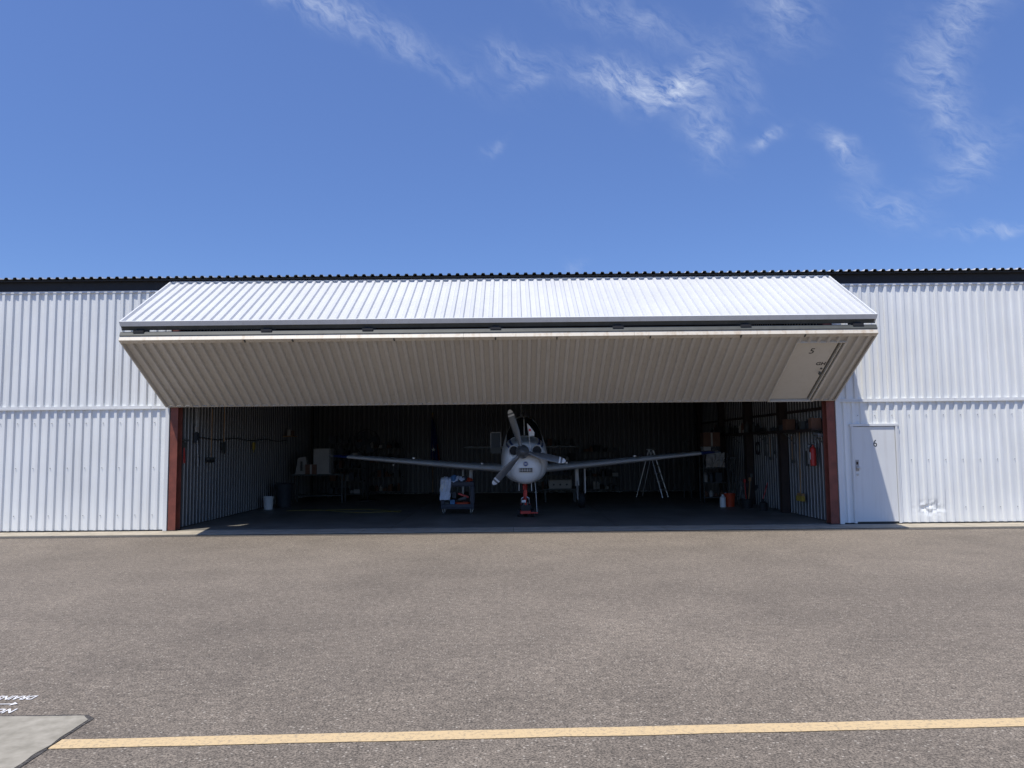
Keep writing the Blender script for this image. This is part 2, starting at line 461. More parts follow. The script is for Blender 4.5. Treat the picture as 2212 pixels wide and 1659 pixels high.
pbox(b,fl,DL,DL+.028,.102,LL-.03,-.12,.046,M_LOWER)
pbox(b,fl,DR-.028,DR,.102,LL-.03,-.12,.046,M_LOWER)
pbox(b,fl,DL,DR,LL-.028,LL,-.12,.030,M_LOWER)
for i in range(9):
    a=DL+.9+i*1.5
    if WX0-.1<a<WX1+.1: continue
    pbox(b,fl,a-.03,a+.03,.105,LL-.035,-.12,-.01,M_DGREY)
for i in range(1,13):
    a=DL+i*1.0975+.02
    if WX0<a<WX1: continue
    pbox(b,fl,a,a+.005,.12,LL-.05,-.002,.004,M_LINE)
for a in (-5.0,-4.1,-2.2,-.3,.85,2.6,4.3,5.5):
    pbox(b,fl,a-.012,a+.012,.02,.085,.047,.060,M_DGREY)
b.obj('bifold_lower_frame',H)
b=B()
pbox(b,fl,WX0+.035,WX1-.12,WS0+.045,WS1-.03,-.035,.0,M_LEAF)
b.obj('bifold_walk_door_leaf',H,bevel=.004)
b=B()
pbox(b,fl,WX0-.01,WX0+.018,WS0,WS1,-.05,.048,M_LEAF)
pbox(b,fl,WX1-.02,WX1+.02,WS0,WS1,-.05,.052,M_LEAF)
pbox(b,fl,WX1-.075,WX1-.055,WS0+.03,WS1,-.05,.03,M_LEAF)
pbox(b,fl,WX0+.0,WX1,WS0+.02,WS1,-.07,-.052,M_DARK)
pbox(b,fl,WX0-.01,WX1+.02,WS0-.02,WS0-.002,-.05,.048,M_LEAF)
pbox(b,fl,WX0-.01,WX1+.02,WS1+.001,WS1+.02,-.05,.048,M_LEAF)
b.lathe([(0,.012),(.03,.012),(.032,.028),(.06,.03),(.07,0)],fl(6.19,1.32,.0),nl,M_DGREY,14)
b.lathe([(0,.022),(.015,.022),(.017,0)],fl(6.19,1.20,.0),nl,M_DGREY,14)
b.obj('bifold_walk_door_frame',H)
def panelM(a,s,n):
    x=Vector((1,0,0)); y=-dl; z=x.cross(y)
    Mx=Matrix((x,y,z)).transposed().to_4x4(); Mx.translation=Vector(fl(a,s,n)); return Mx
text('walk_door_number','5',.24,panelM(5.82,.62,.002),M_INK,H,.0008,.001,.9)
text('walk_door_letters','GH',.14,panelM(6.13,1.04,.002),M_INK,H,.0008,.004,.95)
b=B()
for a in (DL+.35,-4.6,-2.7,-.3,2.0,4.4,DR-.35):
    p=Vector(fu(a,LU-.06,TH-.02)); q=Vector(fl(a,.0,-.12))
    b.box((a-.14,p.y-.02,p.z-.03),(a+.14,p.y+.04,p.z+.0),M_DARK)
    b.box((a-.10,q.y-.04,q.z-.0),(a+.10,q.y+.04,q.z+.045),M_DARK)
    b.cyl((a-.06,(p.y+q.y)/2,(p.z+q.z)/2),(a+.06,(p.y+q.y)/2,(p.z+q.z)/2),.045,M_DARK)
b.obj('bifold_hinges',H)
b=B()
for a in (-5.5,-1.9,1.6,5.1):
    b.cyl((a,-.12,2.62),(a,-.05,5.1),.006,M_DGREY,seg=6)
b.obj('bifold_lift_cables',H)

# ---------------------------------------------------------------- airplane
A=empty('propeller_airplane',(.30,0,.016))
SEG=56
ST=[(1.74,1.42,.20,1.60,1.10,2.0,0),(1.76,1.40,.34,1.70,.98,2.1,0),(1.82,1.38,.43,1.77,.90,2.3,0),(1.95,1.36,.49,1.81,.85,2.4,0),
(2.2,1.35,.53,1.85,.82,2.5,0),(2.6,1.35,.555,1.89,.81,2.6,0),(2.95,1.36,.57,1.93,.81,2.6,.0),(3.05,1.36,.575,1.97,.81,2.6,.02),
(3.25,1.37,.58,2.15,.81,2.6,.08),(3.5,1.38,.60,2.36,.81,2.6,.17),(3.7,1.38,.60,2.46,.81,2.6,.20),(3.82,1.38,.60,2.49,.81,2.6,.21),(4.2,1.38,.60,2.53,.81,2.6,.22),
(4.8,1.39,.59,2.52,.83,2.5,.24),(5.4,1.40,.55,2.46,.88,2.3,.25),(6.0,1.45,.47,2.32,.98,2.2,.24),(6.8,1.53,.36,2.14,1.12,2.1,.15),(7.8,1.62,.23,1.97,1.32,2,.05),(8.8,1.70,.12,1.86,1.52,2,0),(9.3,1.73,.04,1.80,1.66,2,0)]
vs=[]
b=B()
for (y,zc,hw,zt,zb,ex,tp) in ST:
    for i in range(SEG):
        a=2*math.pi*i/SEG; c,s=math.cos(a),math.sin(a)
        px=hw*math.copysign(abs(c)**(2/ex),c); 
        if s>=0:
            e2=ex*.8 if tp>.1 else ex
            pz=zc+(zt-zc)*abs(s)**(2/e2); px*=1-tp*abs(s)**1.2
        else: pz=zc-(zc-zb)*abs(s)**(2/ex)
        vs.append((px,y,pz))
b.v=vs
for m in [M_AIR,M_BLUE,M_GLASS,M_AIRG]: b.mi(m)
for k in range(len(ST)-1):
    for i in range(SEG):
        j=(i+1)%SEG
        b.f.append((k*SEG+i,k*SEG+j,(k+1)*SEG+j,(k+1)*SEG+i))
        y=(ST[k][0]+ST[k+1][0])/2; a=(i+.5)*360/SEG
        up_=abs(a-90)
        m=0
        if 3.05<=y<=3.72 and up_<50: m=2
        if 3.82<y<5.4 and 30<up_<56 and not(4.75<y<4.85): m=2
        if y<3.05 and (33<up_<40 or 46<up_<52): m=1
        if y>3.82 and 62<up_<72: m=1
        b.m.append(m)
b.f.append(tuple(range(SEG-1,-1,-1))); b.m.append(0)
b.obj('fuselage',A,smooth=True)
b=B()
for sx in (-1,1):
    b.lathe([(-.06,.125),(.03,.135),(.05,.12),(.03,.105),(-.05,.10)],(sx*.27,1.755,1.60),(0,-1,0),M_AIR,20)
    b.lathe([(.0,.0),(.0,.108)],(sx*.27,1.735,1.60),(0,-1,0),M_BLACK,20)
b.obj('cooling_intakes',A,smooth=True)
b=B()
b.lathe([(-.3,.42),(0,.40),(.10,.34),(.17,.24),(.20,.1),(.205,0)],(0,1.80,1.22),(0,-1,0),M_AIR,32)
b.obj('nose_bowl',A,smooth=True)
b=B()
b.box((-.16,1.56,1.10),(.16,1.68,1.20),M_LBOX)
b.box((-.145,1.554,1.11),(.145,1.56,1.19),M_BLACK)
for i in range(5): b.box((-.14+.058*i,1.545,1.112),(-.132+.058*i,1.554,1.188),M_CHROME)
b.box((-.14,1.543,1.145),(.14,1.553,1.155),M_CHROME)
b.lathe([(-.06,.058),(.01,.058),(.012,0)],(0,1.585,1.29),(0,-1,0),M_BLUE,24)
b.torus((0,1.573,1.29),(0,1,0),.056,.008,M_CHROME)
b.box((-.03,1.568,1.28),(.03,1.572,1.30),M_CHROME)
for sx in (-1,1):
    b.cyl((sx*.33,2.5,.86),(sx*.34,2.75,.76),.035,M_DGREY,seg=12)
b.obj('nose_grille_and_badge',A,smooth=False)
HX,HY,HZ=-.07,1.46,1.575
b=B()
b.lathe([(-.06,.16),(.0,.16),(.08,.145),(.17,.11),(.25,.06),(.29,.02),(.295,0)],(HX,HY+.04,HZ),(0,-1,0),M_PROP,28)
b.lathe([(-.30,.12),(-.06,.12)],(HX,HY+.04,HZ),(0,-1,0),M_DGREY,24)
b.obj('spinner',A,smooth=True)
b=B()
for ang in (107,-13,-133):
    a=R(ang); d=Vector((math.cos(a),0,math.sin(a))); t=Vector((-math.sin(a),0,math.cos(a))); ax=Vector((0,1,0))
    sec=[(.10,.045,.045,60),(.20,.05,.04,50),(.32,.075,.028,40),(.5,.09,.02,30),(.7,.088,.014,23),(.86,.080,.010,19),(.861,.080,.010,19),(.90,.076,.009,18),(.901,.076,.009,18),(.94,.068,.008,18),(.941,.068,.008,18),(.99,.05,.006,17),(1.02,.02,.003,17)]
    K=12; vs=[]
    for r,ch,th,tw in sec:
        w=R(tw); u=t*math.cos(w)+ax*math.sin(w); n=ax*math.cos(w)-t*math.sin(w)
        for i in range(K):
            q=2*math.pi*i/K; vs.append(Vector((HX,HY,HZ))+d*r+u*ch*math.cos(q)+n*th*math.sin(q))
    for k in range(len(sec)-1):
        r=(sec[k][0]+sec[k+1][0])/2
        m=M_WP if .861<r<.90 or r>.9415 else M_PROP
        b.add([vs[x] for x in range(k*K,(k+2)*K)],[(i,(i+1)%K,K+(i+1)%K,K+i) for i in range(K)],m)
b.obj('propeller_blades',A,smooth=True)
def wing(b,secs,m,K=22,mtip=None):
    rings=[]
    for (x,yle,ch,z,th) in secs:
        ring=[]
        for i in range(K):
            q=2*math.pi*i/K; u=(1-math.cos(q))/2
            yt=th*(1.45*math.sqrt(max(u,0))*(1-u)**.85)*1.35
            ring.append((x,yle+ch*u,z+(yt if q<math.pi else -yt*.75)))
        rings.append(ring)
    for k in range(len(rings)-1):
        mm=mtip if (mtip and k>=len(rings)-3) else m
        b.add(rings[k]+rings[k+1],[(i,(i+1)%K,K+(i+1)%K,K+i) for i in range(K)],mm)
    b.add(rings[-1],[tuple(range(K))],mtip or m)
b=B()
for s in (-1,1):
    wing(b,[(s*.40,3.25,2.3,1.10,.17),(s*.75,3.5,2.05,1.12,.155),(s*1.8,3.6,1.85,1.205,.13),(s*4.65,3.85,1.25,1.46,.075),(s*4.66,3.85,1.25,1.46,.075),(s*5.0,3.92,1.05,1.49,.055),(s*5.2,4.15,.65,1.505,.02)],M_AIRG,mtip=M_BLUE)
b.obj('wings',A,smooth=True)
b=B()
for s in (-1,1):
    for x,y in ((1.1,4.0),(2.9,4.1)):
        z=1.12+(x-.75)*.0875+.115; b.cyl((s*x,y-.25,z-.02),(s*x,y-.25,z+.015),.05,M_CHROME)
    b.lathe([(0,.04),(.06,.035),(.12,.0)],(s*5.08,4.02,1.50),(0,-1,0),M_CHROME,12)
b.cyl((-3.4,3.9,1.28),(-3.4,3.6,1.25),.012,M_CHROME)
b.obj('wing_fittings',A)
b=B()
for s in (-1,1):
    wing(b,[(s*.08,7.9,1.1,1.66,.07),(s*1.7,8.25,.7,1.69,.04),(s*1.88,8.4,.4,1.69,.02)],M_AIR)
b.obj('horizontal_stabilizer',A,smooth=True)
b=B()
K=16;rings=[]
for z,yl,ch,th in ((1.8,7.3,1.9,.06),(2.1,7.9,1.3,.055),(3.0,8.5,.75,.03),(3.05,8.6,.5,.01)):
    rings.append([((th if i<K/2 else -th)*math.sin(math.pi*((1-math.cos(2*math.pi*i/K))/2)**.6),yl+ch*(1-math.cos(2*math.pi*i/K))/2,z) for i in range(K)])
for k in range(3): b.add(rings[k]+rings[k+1],[(i,(i+1)%K,K+(i+1)%K,K+i) for i in range(K)],M_AIR)
b.add(rings[-1],[tuple(range(K))],M_AIR)
b.obj('vertical_fin',A,smooth=True)
b=B()
b.tube([(0,3.06,1.99),(0,3.27,2.18),(0,3.5,2.375),(0,3.72,2.475)],.014,M_AIR)
b.cyl((0,4.4,2.52),(0,4.55,2.85),.012,M_DGREY,.004)
b.box((-.008,4.7,2.5),(.008,4.85,2.72),M_AIR)
b.obj('windscreen_post_and_antennas',A)
b=B()
x0,x1=-.88,-.60; y=3.75
b.box((x0,y,1.52),(x1,y+.03,1.68),M_DGREY)
b.box((x0,y,1.68),(x0+.02,y+.03,2.06),M_LBOX); b.box((x1-.02,y,1.68),(x1,y+.03,2.08),M_LBOX)
b.box((x0+.02,y,2.06),(x1,y+.03,2.08),M_LBOX); b.box((x0+.02,y+.012,1.68),(x1-.02,y+.02,2.06),M_GP)
b.obj('open_cabin_door',A,bevel=.006)
b=B()
def wheel(b,c,r,w):
    b.lathe([(-w/2,r*.55),(-w/2,r*.85),(-w*.3,r*.98),(0,r),(w*.3,r*.98),(w/2,r*.85),(w/2,r*.55)],c,(1,0,0),M_BLACK,28)
    b.lathe([(-w*.42,0),(-w*.42,r*.5),(-w*.5,r*.56),(w*.5,r*.56),(w*.42,r*.5),(w*.42,0)],c,(1,0,0),M_CHROME,20)
for s in (-1,1):
    wheel(b,(s*1.58,4.95,.24),.24,.17)
    b.cyl((s*1.48,4.85,.24),(s*1.44,4.75,1.15),.035,M_CHROME); b.cyl((s*1.48,4.85,.24),(s*1.66,4.95,.24),.025,M_CHROME)
    b.cyl((s*1.46,4.8,.62),(s*1.44,4.75,1.15),.055,M_AIRG)
    b.box((s*1.66-.012,4.62,.42),(s*1.66+.012,4.95,1.08),M_AIR)
    b.tube([(s*1.48,4.7,.35),(s*1.46,4.62,.55),(s*1.45,4.7,.75)],.015,M_CHROME)
wheel(b,(0,2.72,.20),.20,.14)
b.cyl((-.10,2.72,.2),(.10,2.72,.2),.018,M_CHROME)
for s in (-1,1): b.tube([(s*.10,2.72,.2),(s*.09,2.68,.42),(0,2.66,.48)],.018,M_CHROME)
b.cyl((0,2.66,.46),(0,2.62,.90),.032,M_CHROME); b.cyl((0,2.65,.58),(0,2.62,.92),.05,M_RP)
b.box((-.16,2.45,.62),(-.145,2.85,.84),M_AIR); b.box((.145,2.45,.62),(.16,2.85,.84),M_AIR)
b.obj('landing_gear',A,smooth=True)

# ---------------------------------------------------------------- aircraft tug with whip flag
T=empty('aircraft_tug',(.30,2.2,.016))
b=B()
for s in (-1,1):
    b.lathe([(-.035,.05),(-.035,.09),(0,.10),(.035,.09),(.035,.05)],(s*.17,.12,.10),(1,0,0),M_BLACK,20)
    b.lathe([(-.03,0),(-.03,.05),(.03,.05),(.03,0)],(s*.17,.12,.10),(1,0,0),M_WP,14)
    b.box((s*.12-.015,-.05,.10),(s*.12+.015,.62,.13),M_RP)
    b.box((s*.105-.02,.40,.10),(s*.105+.02,.48,.30),M_RP)
b.box((-.12,-.06,.09),(.12,-.02,.16),M_RP)
b.box((-.11,-.01,.14),(.11,.26,.30),M_BLACK)
b.box((-.06,.0,.30),(.06,.22,.36),M_DGREY)
b.cyl((-.13,.08,.24),(.13,.08,.24),.07,M_BLACK)
b.cyl((0,.0,.3),(.0,-.02,.62),.022,M_RP); b.cyl((-.03,.03,.3),(-.05,.06,.78),.016,M_RP)
b.box((-.035,-.045,.50),(.035,-.0,.66),M_RP); b.cyl((-.12,-.02,.64),(.12,-.02,.64),.014,M_BLACK)
b.box((-.09,-.05,.36),(.0,-.01,.42),M_WP)
b.obj('tug_body',T,bevel=.004)
b=B()
pts=[(.27,-.05,.12),(.24,-.12,.7),(.17,-.40,1.3),(.09,-.85,1.85),(.04,-.95,2.22)]
b.tube(pts,.006,M_WP,6)
b.box((.10,-.06,.10),(.29,-.03,.13),M_RP)
b.obj('whip_pole',T)
b=B()
vs=[];n=8
for i in range(n+1):
    u=i/n
    for j in (0,1):
        w=.03*math.sin(u*6)
        x=.045+.16*u*(1 if j==0 else .95); zt=2.22-.16*u-.05*u*u; zb=2.22-.30+.06*u-.05*u*u
        vs.append((x+(.045*(1-u) if j else 0),-.95+w,zt if j==0 else min(zb,zt-.005)))
b.add(vs,[(2*i,2*i+1,2*i+3,2*i+2) for i in range(n)],M_WP)
b.lathe([(0,.0),(0,.028)],(.10,-.985,2.07),(0,-1,0),M_RP,14)
b.obj('whip_pennant',T)

# ---------------------------------------------------------------- utility cart
C=empty('utility_cart',(-1.41,3.45,.016))
b=B(); w,d=.42,.24
def tray(z):
    b.box((-w,-d,z),(w,d,z+.03),M_CART)
    b.box((-w,-d,z+.03),(w,-d+.025,z+.12),M_CART); b.box((-w,d-.025,z+.03),(w,d,z+.12),M_CART)
    b.box((-w,-d+.025,z+.03),(-w+.025,d-.025,z+.12),M_CART); b.box((w-.025,-d+.025,z+.03),(w,d-.025,z+.12),M_CART)
tray(.14); tray(.70)
for sx in (-1,1):
    for sy in (-1,1):
        b.box((sx*(w-.045)-.045,sy*(d-.03)-.03,.262),(sx*(w-.045)+.045,sy*(d-.03)+.03,.698),M_CART)
b.obj('cart_trays',C,bevel=.008)
b=B()
for sx in (-1,1):
    for sy in (-1,1):
        b.lathe([(-.02,0),(-.02,.055),(.02,.055),(.02,0)],(sx*.35,sy*.18,.055),(1,0,.0),M_DGREY,18)
        b.box((sx*.35-.03,sy*.18-.02,.06),(sx*.35-.024,sy*.18+.02,.138),M_CHROME); b.box((sx*.35+.024,sy*.18-.02,.06),(sx*.35+.03,sy*.18+.02,.138),M_CHROME)
b.obj('cart_casters',C)
b=B()
b.lathe([(0,.0),(0,.14),(.04,.19),(.11,.20),(.12,.19),(.05,.17)],(.12,-.02,.172),(0,0,1),M_ORANGE,24)
b.box((-.2,-.1,.172),(-.08,.1,.36),M_CLOTHB); b.box((-.33,-.12,.172),(-.22,.0,.30),M_DGREY)
b.box((0,-.1,.45),(.28,.1,.49),M_RP,Matrix.Rotation(R(20),3,'Y')); b.cyl((-.05,0,.34),(.3,.05,.44),.03,M_BLACK)
b.box((.02,-.12,.36),(.22,.02,.42),M_DGREY,Matrix.Rotation(R(-15),3,'Y'))
b.box((-.15,-.05,.4),(-.05,.1,.56),M_GP)
b.obj('cart_tools',C)
def cloth(b,x0,x1,pathf,m,seed,nu_=22,nv=26,amp=.02):
    vs=[]
    for j in range(nv+1):
        for i in range(nu_+1):
            u=i/nu_;v=j/nv; p=Vector(pathf(x0+(x1-x0)*u,v)); k=mn.noise(Vector((u*5+seed,v*2.2,seed)))
            k2=mn.noise(Vector((u*11,v*7,seed+4)))
            vs.append(p+Vector((k2*amp,-(abs(k)*amp*2.5),(k*amp*1.8+k2*amp*.7) if v<.45 else k2*amp*.5)))
    b.add(vs,[(j*(nu_+1)+i,j*(nu_+1)+i+1,(j+1)*(nu_+1)+i+1,(j+1)*(nu_+1)+i) for j in range(nv) for i in range(nu_)],m)
b=B()
def drape(L):
    def f(x,v):
        s=v*(L+.3)
        if s<.3: return (x,.08-s*1.1,.88+.05*math.sin(s*10))
        return (x-.05*(s-.3),-.262-.01*math.sin(x*40),.88-(s-.3)*.98)
    return f
cloth(b,-.42,-.16,drape(.52),M_CLOTH,1.3)
cloth(b,-.40,-.27,drape(.30),M_WP,7.3,amp=.03)
def pile(cx,hx,h):
    return lambda x,v:(x,-.22+.40*v,.83+h*math.sin(math.pi*v)*max(.05,1-((x-cx)/hx)**2))
cloth(b,-.25,.25,pile(0,.27,.13),M_CLOTH,3.1,amp=.03)
cloth(b,-.20,.02,pile(-.1,.15,.16),M_CLOTHB,5.1,amp=.02)
cloth(b,.20,.38,pile(.28,.12,.09),M_ORANGE,9.7,amp=.02)
cloth(b,.0,.3,pile(.15,.2,.12),M_GP,12.7,amp=.025)
b.obj('rag_pile',C,smooth=True)

# ---------------------------------------------------------------- left side things
b=B()
b.lathe([(0,0),(0,.20),(.02,.205),(.62,.255),(.66,.27),(.68,.27),(.69,.24),(.70,.0)],(0,0,0),(0,0,1),M_GP,28)
b.torus((0,0,.675),(0,0,1),.262,.014,M_GP)
b.obj('trash_can',smooth=True,loc=(-6.72,6.3,.016))
b=B()
b.lathe([(0,0),(0,.12),(.32,.145),(.33,.155),(.36,.155),(.365,.145),(.06,.12),(.06,0)],(0,0,0),(0,0,1),M_WP,26)
b.torus((0,0,.28),(0,0,1),.148,.006,M_WP)
b.tube([(.15*math.cos(R(a)),-.03,.28-.13*math.sin(R(a))) for a in range(0,181,20)],.003,M_DGREY,5)
b.obj('plastic_bucket',smooth=True,loc=(-6.92,5.5,.016))
b=B()
b.box((-.5,-.3,.85),(1.15,.3,.90),M_DGREY)
for x in(-.45,1.1):
    for y in (-.25,.25): b.box((x-.025,y-.025,0),(x+.025,y+.025,.85),M_DGREY)
b.box((-.4,-.25,.2),(1.05,.25,.23),M_DGREY)
b.obj('work_table',loc=(-6.5,8.3,.016))
b=B()
b.box((-.17,-.15,0),(.17,.15,.42),M_LBOX); b.box((-.14,-.156,.04),(.14,-.151,.38),M_LBOX); b.box((.15,-.17,0.02),(.165,-.156,.4),M_DGREY)
b.obj('white_metal_cabinet',bevel=.006,loc=(-6.02,8.15,.916)).scale=(1.6,1.3,1.9)
b=B()
b.add([(-.2,-.1,0),(.2,-.1,0),(.2,.15,0),(-.2,.15,0),(-.13,-.02,.5),(.1,-.02,.55),(.1,.1,.55),(-.13,.1,.5)],[(0,3,2,1),(4,5,6,7),(0,1,5,4),(1,2,6,5),(2,3,7,6),(3,0,4,7)],M_LBOX)
b.box((-.03,-.12,.1),(.03,-.09,.4),M_DGREY)
b.obj('bench_grinder_cover',loc=(-6.68,8.1,.916))
def carton(name,loc,s,m=M_CARD,rz=0):
    b=B(); x,y,z=s[0]/2,s[1]/2,s[2]
    b.box((-x,-y,0),(x,y,z),m); b.box((-.025,-y-.003,0.0),(.025,-y-.0005,z*.99),M_LBOX); b.box((-x-.002,-y-.002,z),(x+.002,-.003,z+.004),m); b.box((-x-.002,.003,z),(x+.002,y+.002,z+.004),m)
    o=b.obj(name,loc=loc); o.rotation_euler[2]=rz; return o
carton('cardboard_box',(-6.36,8.0,.916),(.34,.3,.3),M_CARD,.1)
def shelving(name,loc,w,d,h,levels,seed):
    E=empty(name,loc); b=B()
    for x in(-w/2,w/2):
        for y in(-d/2,d/2): b.box((x-.015,y-.015,0),(x+.015,y+.015,h),M_DGREY)
    zs=[.12+(h-.15)*i/(levels-1) for i in range(levels)]
    for z in zs: b.box((-w/2,-d/2,z),(w/2,d/2,z+.025),M_DGREY)
    b.obj('rack',E)
    r=random.Random(seed); b=B()
    mats=[M_GP,M_DGREY,M_CARD,M_BLACK,M_GP,M_DGREY,M_CARD,M_DGREY,M_BLACK,M_LBOX]
    for z in zs:
        x=-w/2+.04
        while x<w/2-.14:
            ww=r.uniform(.07,.24); hh=r.uniform(.08,.30); m=r.choice(mats)
            if r.random()<.45:
                rr=min(ww/2,.07); b.lathe([(0,0),(0,rr),(hh*.75,rr),(hh*.85,rr*.5),(hh,rr*.4),(hh,0)],(x+rr,r.uniform(-.08,.05),z+.026),(0,0,1),m,14); x+=2*rr+.02
            else:
                b.box((x,-d/2+.03+r.uniform(0,.06),z+.026),(x+ww,d/2-.05,z+.026+hh),m); x+=ww+.02
    b.obj('stored_items',E)
    return E
shelving('metal_shelving',(-5.75,10.4,.016),1.2,.45,1.9,5,3)
shelving('metal_shelving',(-4.6,11.6,.016),1.2,.45,1.7,4,5)
shelving('metal_shelving',(1.6,11.7,.016),1.5,.45,1.7,4,15)
shelving('metal_shelving',(3.2,11.7,.016),1.3,.45,1.5,4,25)
b=B()
for r_ in (.40,.30,.20,.10): b.torus((0,-.2 if r_<.4 else -.12,1.9),(0,1,0),r_,.005 if r_<.4 else .012,M_BLACK,32,5)
b.torus((0,.0,1.9),(0,1,0),.40,.012,M_BLACK,32,5)
for i in range(24):
    a=2*math.pi*i/24; b.tube([(.05*math.cos(a),-.21,1.9+.05*math.sin(a)),(.30*math.cos(a),-.2,1.9+.30*math.sin(a)),(.40*math.cos(a),-.12,1.9+.40*math.sin(a)),(.40*math.cos(a),0,1.9+.40*math.sin(a)),(.1*math.cos(a),.06,1.9+.1*math.sin(a))],.003,M_BLACK,4)
for i in range(4):
    a=math.pi/2*i+.4; d=Vector((math.cos(a),0,math.sin(a))); t=Vector((-math.sin(a),.4,math.cos(a)))
    p=Vector((0,-.1,1.9)); b.add([p+d*.06-t*.05,p+d*.34-t*.12,p+d*.36+t*.08,p+d*.06+t*.05],[(0,1,2,3)],M_GP)
b.lathe([(0,.0),(0,.09),(.2,.09),(.24,.05),(.24,0)],(0,-.02,1.9),(0,1,0),M_BLACK,18)
b.cyl((0,.1,.05),(0,.1,1.85),.03,M_BLACK); b.lathe([(0,0),(0,.28),(.03,.28),(.05,.06),(.05,0)],(0,.1,0),(0,0,1),M_BLACK,24)
b.obj('pedestal_fan',loc=(-4.72,8.6,.016))
E=empty('hanging_flag',(-2.95,12.05,.016)); b=B()
b.cyl((0,0,.0),(0,0,2.9),.015,M_WOOD); b.lathe([(0,0),(0,.16),(.03,.16),(.06,.03),(.06,0)],(0,0,0),(0,0,1),M_DGREY,18)
b.lathe([(0,0.0),(.02,.03),(.05,.03),(.1,0)],(0,0,2.9),(0,0,1),M_YB,12)
b.obj('flag_pole',E)
b=B(); vs=[];nx,nz_=28,20
for j in range(nz_+1):
    v=j/nz_
    for i in range(nx+1):
        u=i/nx; w=.05+.30*v**.7
        vs.append((-.02+(u-.15)*w,-.05-.05*math.sin(u*17+v*1.5)*(.4+v*.6),2.85-1.75*v-.12*u*(1-v)))
b.v=vs; b.mi(M_FLAGB); b.mi(M_FLAGR)
for j in range(nz_):
    for i in range(nx):
        b.f.append((j*(nx+1)+i,j*(nx+1)+i+1,(j+1)*(nx+1)+i+1,(j+1)*(nx+1)+i)); b.m.append(1 if (i>23 and j>10) else 0)
b.obj('flag_cloth',E,smooth=True)
b=B(); pts=[]
for i in range(10):
    a=math.pi/2+i*math.pi/5; r=.085 if i%2==0 else .035; pts.append((.04+r*math.cos(a),-.13,1.62+r*math.sin(a)))
b.add([(.04,-.13,1.62)]+pts,[(0,1+i,1+(i+1)%10) for i in range(10)],M_WP); b.obj('flag_star',E)
wx=XL+.07
b=B(); b.cyl((0,0,0),(0,.02,1.15),.013,M_WOOD); b.box((-.03,-.18,-.06),(.03,.18,.0),M_DGREY); b.box((-.028,-.175,-.12),(.028,.175,-.06),M_BLACK)
b.obj('push_broom',loc=(wx+.03,1.95,1.53))
b=B(); b.cyl((0,0,.25),(0,.0,1.15),.013,M_WOOD); b.add([(.0,-.1,.25),(0,.1,.25),(.01,.1,.02),(.02,0,-.06),(.01,-.1,.02)],[(0,1,2,3,4)],M_DGREY); b.cyl((0,-.06,1.16),(0,.06,1.16),.014,M_DGREY)
b.obj('hanging_shovel',loc=(wx+.03,2.75,1.65))
b=B()
b.box((-.03,-.06,.25),(.04,.06,.48),M_GP); b.box((-.02,-.05,.5),(.03,.05,.62),M_LBOX)
for k in range(3): b.tube([(.04,-.04+.04*k,.3-.02*k),(.06,-.05+.04*k,.0),(.06,-.02+.04*k,-.28),(.05,.01+.04*k,-.05)],.006,M_BLACK if k else M_WP,5)
b.tube([(.0,0,.62),(.0,0,1.2)],.012,M_CHROME,6)
b.obj('wall_electrical_outlet',loc=(wx,1.15,1.62))
b=B(); n=30
b.tube([(.0,.12*i*2,-.05*math.sin(math.pi*i/n*3)**2) for i in range(n)],.012,M_BLACK,6)
b.obj('wall_cable',loc=(wx+.01,1.2,2.0))
b=B(); b.cyl((0,0,0),(0,.03,.36),.012,M_RP); b.cyl((0,.08,0),(0,.04,.36),.012,M_RP); b.box((-.02,-.03,.34),(.03,.11,.46),M_DGREY); b.box((-.02,-.10,.48),(.05,.14,.52),M_DGREY)
b.obj('bolt_cutters',loc=(wx,.48,1.42))
b=B(); b.box((-.02,-.05,-.1),(.03,.05,.1),M_YB); b.torus((0,0,-.14),(1,0,0),.03,.006,M_YB)
b.obj('hanging_tape_reel',loc=(wx+.02,5.0,1.8))
b=B(); b.box((0,-.3,0),(.28,.3,.03),M_WOOD); b.box((0,-.02,-.25),(.02,.02,0),M_DGREY); b.lathe([(0,0),(0,.06),(.2,.06),(.2,0)],(.14,-.12,.031),(0,0,1),M_LBOX); b.box((.05,.05,.031),(.22,.22,.2),M_CARD)
b.obj('bracket_shelf',loc=(XL+.03,8.2,2.1))
b=B(); pts=[]
for i in range(60):
    u=i/59; pts.append((-6.2+3.2*u,4.8+.35*math.sin(u*7)-.6*u,.024))
for i in range(40):
    u=i/39; pts.append((-3.0-2.9*u,4.0+.5*math.sin(u*5)+1.6*u,.024))
b.tube(pts,.006,M_HOSE,6); b.obj('yellow_air_hose')

